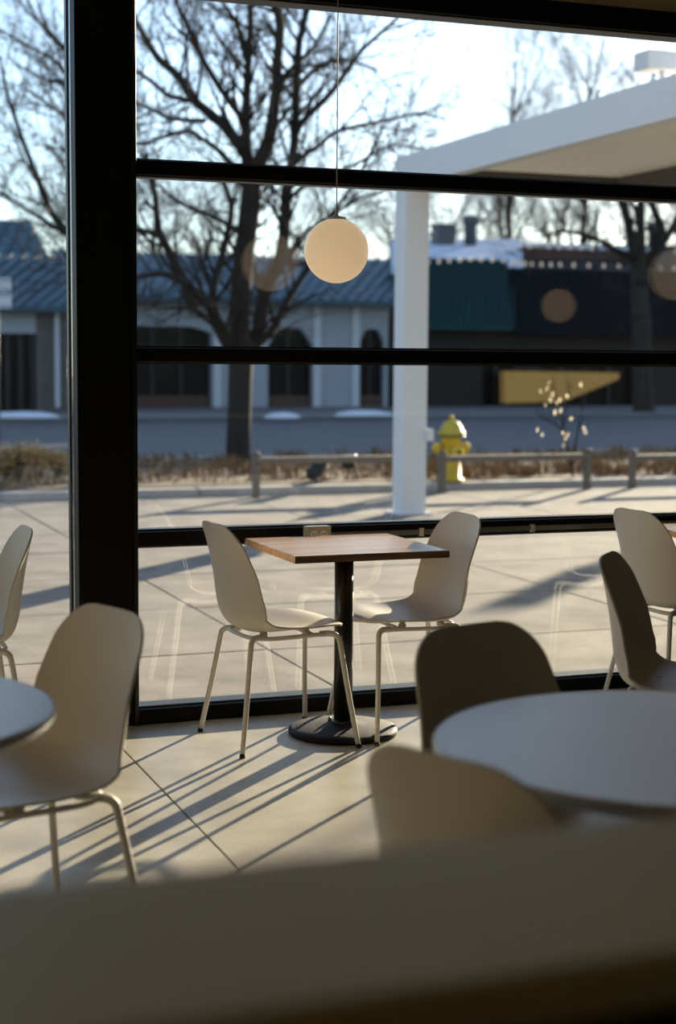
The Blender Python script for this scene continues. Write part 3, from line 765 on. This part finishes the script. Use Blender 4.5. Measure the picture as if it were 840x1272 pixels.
rA = seam_roof(bA, P(88, 446).x, P(488, 446).x, YF-.7, P(300, 370, YF-.7).z, 43, zr, 'blue_roof', 'blue_seam', 26, 1.5, x1r=P(494, 446, 43).x)
MB().box((P(88,446).x, YF-.78, P(300,370,YF-.7).z-.16), (P(486,446).x, YF-.66, P(300,370,YF-.7).z-.02)).build('gutter', 'blue_seam', bA)
# projecting bay at the left with a lower eave
YP = YF-2.6
ze = P(40, 380, YP-.5).z
seam_roof(bA, P(-110, 446, YP).x, P(88, 446, YP).x, YP-.5, ze, YP+3.2, P(40, 318, YP+3.2).z, 'blue_roof', 'blue_seam', 12, 1.7, x1r=P(96,446,YP+3.2).x, x0r=P(-110,446,YP+3.2).x)
MB().box((P(-110,446,YP).x, YP-.58, ze-.16), (P(88,446,YP).x, YP-.46, ze-.02)).build('gutter', 'blue_seam', bA)
# upper hipped roof behind
yb_ = 46
seam_roof(bA, P(-90, 446, yb_).x, P(64, 446, yb_).x, yb_, P(60, 322, yb_).z, yb_+2.5, P(30, 274, yb_+2.5).z, 'blue_roof', 'blue_seam', 8, 1.2, 'upper_roof', x0r=P(-90,446,yb_).x, x1r=P(40,446,yb_+2.5).x)
MB().box((P(-90,446,yb_).x, yb_+.05, GZ), (P(60,446,yb_).x, yb_+2.4, P(60,322,yb_).z-.12)).build('upper_wall', 'siding', bA)
# projecting bay walls: fascia panel, glazing, stone pillar built of courses
MB().box((P(-110,446,YP).x, YP, P(20,414,YP).z), (P(45,446,YP).x, YP+.3, ze)).build('fascia_panel', 'siding', bA)
wn = MB().box((P(-110,446,YP).x, YP+.2, GZ), (P(45,446,YP).x, YP+.26, P(20,414,YP).z)).build('shop_window', 'dark_glass', bA)
for x in (-90, -60, -30, -4, 10, 26, 41):
    c = P(x, 446, YP).x; MB().box((c-.05, YP+.12, GZ), (c+.05, YP+.20, P(20,414,YP).z)).build('mullion', 'dark_frame', wn)
pa, pb = P(45,446,YP).x, P(86,446,YP).x
pil = MB().box((pa+.02, YP+.02, GZ), (pb-.02, YP+3.0, ze-.05)).build('stone_pillar', 'mortar', bA)
z = GZ; row = 0; cache = {}
while z < ze-.2:
    hh = .15; x = pa; k = 0
    while x < pb-.03:
        wv = min(.42 if (row+k) % 2 else .30, pb-x)
        if k == 0 and row % 2: wv = .18
        MB().box((x+.008, YP-rnd(0, .025), z+.008), (x+wv-.008, YP+.06, z+hh-.008)).build('brick', 'stone_brick', pil); x += wv; k += 1
    z += hh; row += 1
c = P(71, 446, YP-.08).x
MB().box((c-.06, YP-.14, GZ+.1), (c+.06, YP-.03, ze-.12), .01).build('downspout', 'column_white', bA)
MB().box((P(83,446).x, YF-.06, P(88,414).z), (P(118,446).x, YF, zt)).build('fascia_panel', 'siding', bA)

# right-hand building
bB = empty('dark_brick_shop', (0, 0, 0)); tag(bB, 'dark brick shop with teal mansard roof, behind the hydrant', 'building')
xa, xb = P(486, 446).x, P(900, 446).x
zm = P(570, 405).z
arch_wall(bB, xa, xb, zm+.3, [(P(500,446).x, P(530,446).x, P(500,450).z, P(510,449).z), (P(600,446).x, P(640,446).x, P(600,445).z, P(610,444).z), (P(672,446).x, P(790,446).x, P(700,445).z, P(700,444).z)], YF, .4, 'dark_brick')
for a, b in ((500, 530), (600, 640), (672, 790)):
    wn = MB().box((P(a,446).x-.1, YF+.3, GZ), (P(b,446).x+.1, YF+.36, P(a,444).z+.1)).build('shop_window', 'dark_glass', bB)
    k = max(2, round((b-a)/28))
    for q in range(k+1):
        xx = P(a,446).x+(P(b,446).x-P(a,446).x)*q/k; MB().box((xx-.05, YF+.22, GZ), (xx+.05, YF+.30, P(a,445).z)).build('mullion', 'dark_frame', wn)
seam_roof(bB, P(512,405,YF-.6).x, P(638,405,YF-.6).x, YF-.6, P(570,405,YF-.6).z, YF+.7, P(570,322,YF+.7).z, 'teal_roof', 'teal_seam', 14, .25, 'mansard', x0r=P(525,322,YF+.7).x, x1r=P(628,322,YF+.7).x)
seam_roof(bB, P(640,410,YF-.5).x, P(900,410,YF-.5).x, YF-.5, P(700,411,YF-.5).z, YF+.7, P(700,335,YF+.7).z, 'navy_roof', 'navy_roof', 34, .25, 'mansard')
sg = MB().prism([P(627,461,YF-.5), P(770,463,YF-.5), P(769,471,YF-.5), P(700,499,YF-.5), P(627,501,YF-.5)], (0, .35, 0)).build('reflection_board', 'reflection_tan', bB)  # board outlined and coloured like a warm reflection in the window glass
sg['label'] = 'tan board on the dark shop front, standing in for a reflection in the glass'
# roof decks, snow and parapets
MB().prism([P(486,331,YF+.8), P(650,331,YF+.8), P(648,297,YF+9), P(486,297,YF+9)], (0, 0, -.25)).build('snow_roof', 'roof_snow', bB)
MB().prism([P(640,336,YF+1.0), P(900,338,YF+1.0), P(900,305,YF+12), P(650,303,YF+12)], (0, 0, -.25)).build('roof_deck', 'navy_roof', bB)
par = MB().box((P(646,446,YF+5).x, YF+5, P(700,336,YF+5).z), (P(806,446,YF+5).x, YF+5.35, P(700,309,YF+5).z)).build('brick_parapet', 'red_brick', bB)
MB().box((P(645,446,YF+5).x-.1, YF+4.95, P(700,309,YF+5).z), (P(807,446,YF+5).x+.1, YF+5.40, P(700,303,YF+5).z)).build('coping', 'snow', par)
MB().box((P(486,446,YF+9).x, YF+9, GZ), (P(900,446,YF+9).x, YF+9.3, P(600,300,YF+9).z)).build('rear_wall', 'dark_brick', bB)
for (xa_, ya_, xb_, yb2, nm) in ((544, 278, 566, 300, 'rooftop_unit'), (575, 268, 594, 302, 'rooftop_vent'), (804, 277, 822, 305, 'rooftop_vent')):
    Yv = YF+7; a = P(xa_, yb2, Yv); b = P(xb_, ya_, Yv)
    if nm == 'rooftop_unit':
        u = MB().box((a.x, Yv, a.z-.4), (b.x, Yv+.6, b.z), .02).build(nm, 'vent_metal', bB)
        MB().box((a.x-.05, Yv-.05, b.z-.10), (b.x+.05, Yv+.65, b.z), .02).build('lid', 'vent_metal', u)
    else:
        r = (b.x-a.x)/2; u = MB().lathe([(r*.75, a.z-.4), (r*.75, b.z-.35), (r*1.1, b.z-.30), (r*1.1, b.z-.12), (r*.8, b.z)], ((a.x+b.x)/2, Yv, 0), 14).build(nm, 'vent_metal', bB)
MB().tube([P(741, 336, YF+2), P(740, 262, YF+2)], .07, 8).build('flue_pipe', 'vent_metal', bB)

# string lights along the roof edges
def string_lights(pts, Y, n, label):
    e = empty('string_lights', tuple(P(*pts[0], Y))); tag(e, label, 'lights', 'string lights on the dark shop'); inv = Vector(e.location)
    ws = [P(x, y, Y)-inv for x, y in pts]
    MB().tube(ws, .012, 5).build('cable', 'black_plastic', e)
    me = None
    for k in range(n):
        t = k/(n-1)*(len(ws)-1); i = min(int(t), len(ws)-2); p = ws[i].lerp(ws[i+1], t-i)
        if me is None:
            o = MB().lathe([(.018, .08), (.025, .05), (.050, .0), (.045, -.04), (.015, -.065)], (0, 0, 0), 10).build('bulb', 'bulb_glint', e); me = o.data
        else:
            o = bpy.data.objects.new('bulb', me); col.objects.link(o); o.parent = e
        o.location = p
string_lights([(532, 326), (582, 322), (634, 324), (655, 328), (700, 329), (772, 331), (838, 333)], YF-.05, 24, 'string of small bulbs along the eave of the dark brick shop')
string_lights([(646, 306), (690, 307), (740, 309), (840, 313)], YF+4.8, 12, 'string of small bulbs along the brick parapet coping')

# unseen block added past the right edge, keeping low sun off the road
bC = empty('sun_blocker', (0, 0, 0)); tag(bC, 'brick block added beyond the right picture edge to shade the road', 'building')
MB().box((46, 60, GZ), (100, 63, 12.6)).build('wall', 'dark_brick', bC)
MB().box((45.8, 59.8, 12.6), (100.2, 63.2, 12.9)).build('coping', 'curb_stone', bC)
for k in range(10):
    for z in (1.0, 4.2, 7.4, 10.4):
        w_ = MB().box((47+k*4, 59.92, z), (49+k*4, 60.0, z+1.8)).build('window', 'dark_frame', bC)
        MB().box((47.1+k*4, 59.90, z+.1), (48.9+k*4, 59.93, z+1.7)).build('pane', 'dark_glass', w_)

# snow left on the far verge
for (x, y, rx, lab) in ((352, 519, .45, 'small heap of old snow across the road, right of the trunk'), (448, 516, .85, 'longer bank of old snow across the road beside the white column'), (30, 518, 1.0, 'thin snow patch across the road at the left')):
    c = atz(x, y, .0); mb = MB(); n = 16; vs_ = []; fs = []
    for ring, (f, z) in enumerate(((1, 0), (.8, .07), (.45, .12))):
        for k in range(n):
            a = 2*PI*k/n; j = 1+.2*math.sin(3*a+x)+.1*math.sin(7*a); vs_.append((rx*f*j*math.cos(a), rx*.5*f*j*math.sin(a), z))
    vs_.append((0, 0, .14))
    for r in range(2):
        for k in range(n): fs.append((r*n+k, r*n+(k+1) % n, (r+1)*n+(k+1) % n, (r+1)*n+k))
    for k in range(n): fs.append((2*n+k, 2*n+(k+1) % n, 3*n))
    mb.add(vs_, fs, True); tag(mb.build('snow_heap', 'snow', None, (c.x, c.y, .0)), lab, 'snow', 'snow heaps across the road')

# street sign at the left edge
YS = 24.0
a = P(-22, 344, YS); b = P(14, 383, YS)
e = empty('street_sign', ((a.x+b.x)/2, YS, -.1)); tag(e, 'white sign panel with blue lines cut off by the left picture edge', 'sign')
MB().tube([(0, .05, 0), (0, .05, a.z+.1)], .04, 10).build('pole', 'pole_grey', e)
hw2 = (b.x-a.x)/2; zc = (a.z+b.z)/2+.1; hz = (a.z-b.z)/2
for z0_, z1_ in ((zc+.02, zc+hz), (zc-hz, zc-.02)):
    pn = MB().box((-hw2, -.02, z0_), (hw2, .02, z1_), .006).build('panel', 'sign_white', e)
    MB().box((-hw2+.03, -.024, z0_+.03), (hw2-.03, -.02, z0_+.055)).build('stripe', 'sign_blue', pn)
    MB().box((-hw2+.03, -.024, z1_-.055), (hw2-.03, -.02, z1_-.03)).build('stripe', 'sign_blue', pn)

# street tree outside the view whose shadow falls across the pavement
def side_tree(x, y, h, label):
    e = empty('street_tree', (x, y, 0)); tag(e, label, 'tree')
    pts = [Vector((rnd(-.06, .06)*i, rnd(-.06, .06)*i, h*.11*i)) for i in range(8)]; rs = [.17*(1-.09*i) for i in range(8)]
    MB().tube(pts, rs, 10).build('trunk', 'bark', e); tw = MB()
    for i in range(2, 8):
        for _ in range(2):
            grow(tw, pts[i], (perp(Vector((0, 0, 1)))+Vector((0, 0, 1.1))), h*rnd(.25, .36), rs[i]*.45, 2, .15, 5, (3, 4))
    tag(tw.build('branches', 'twig', e), kind='stuff')
side_tree(19.2, 15.0, 7.5, 'bare street tree beyond the right picture edge')

# a signpost outside the view: its shadow lies across the pavement by the right-hand chairs
e = empty('street_sign', (16.75, 15.0, .0)); tag(e, 'tall signpost on the planting bed beyond the right picture edge', 'sign')
MB().tube([(0, 0, 0), (0, 0, 3.35)], .05, 10).build('pole', 'pole_grey', e)
MB().box((-.22, -.065, 2.90), (.22, -.035, 3.40), .008).build('panel', 'sign_white', e)
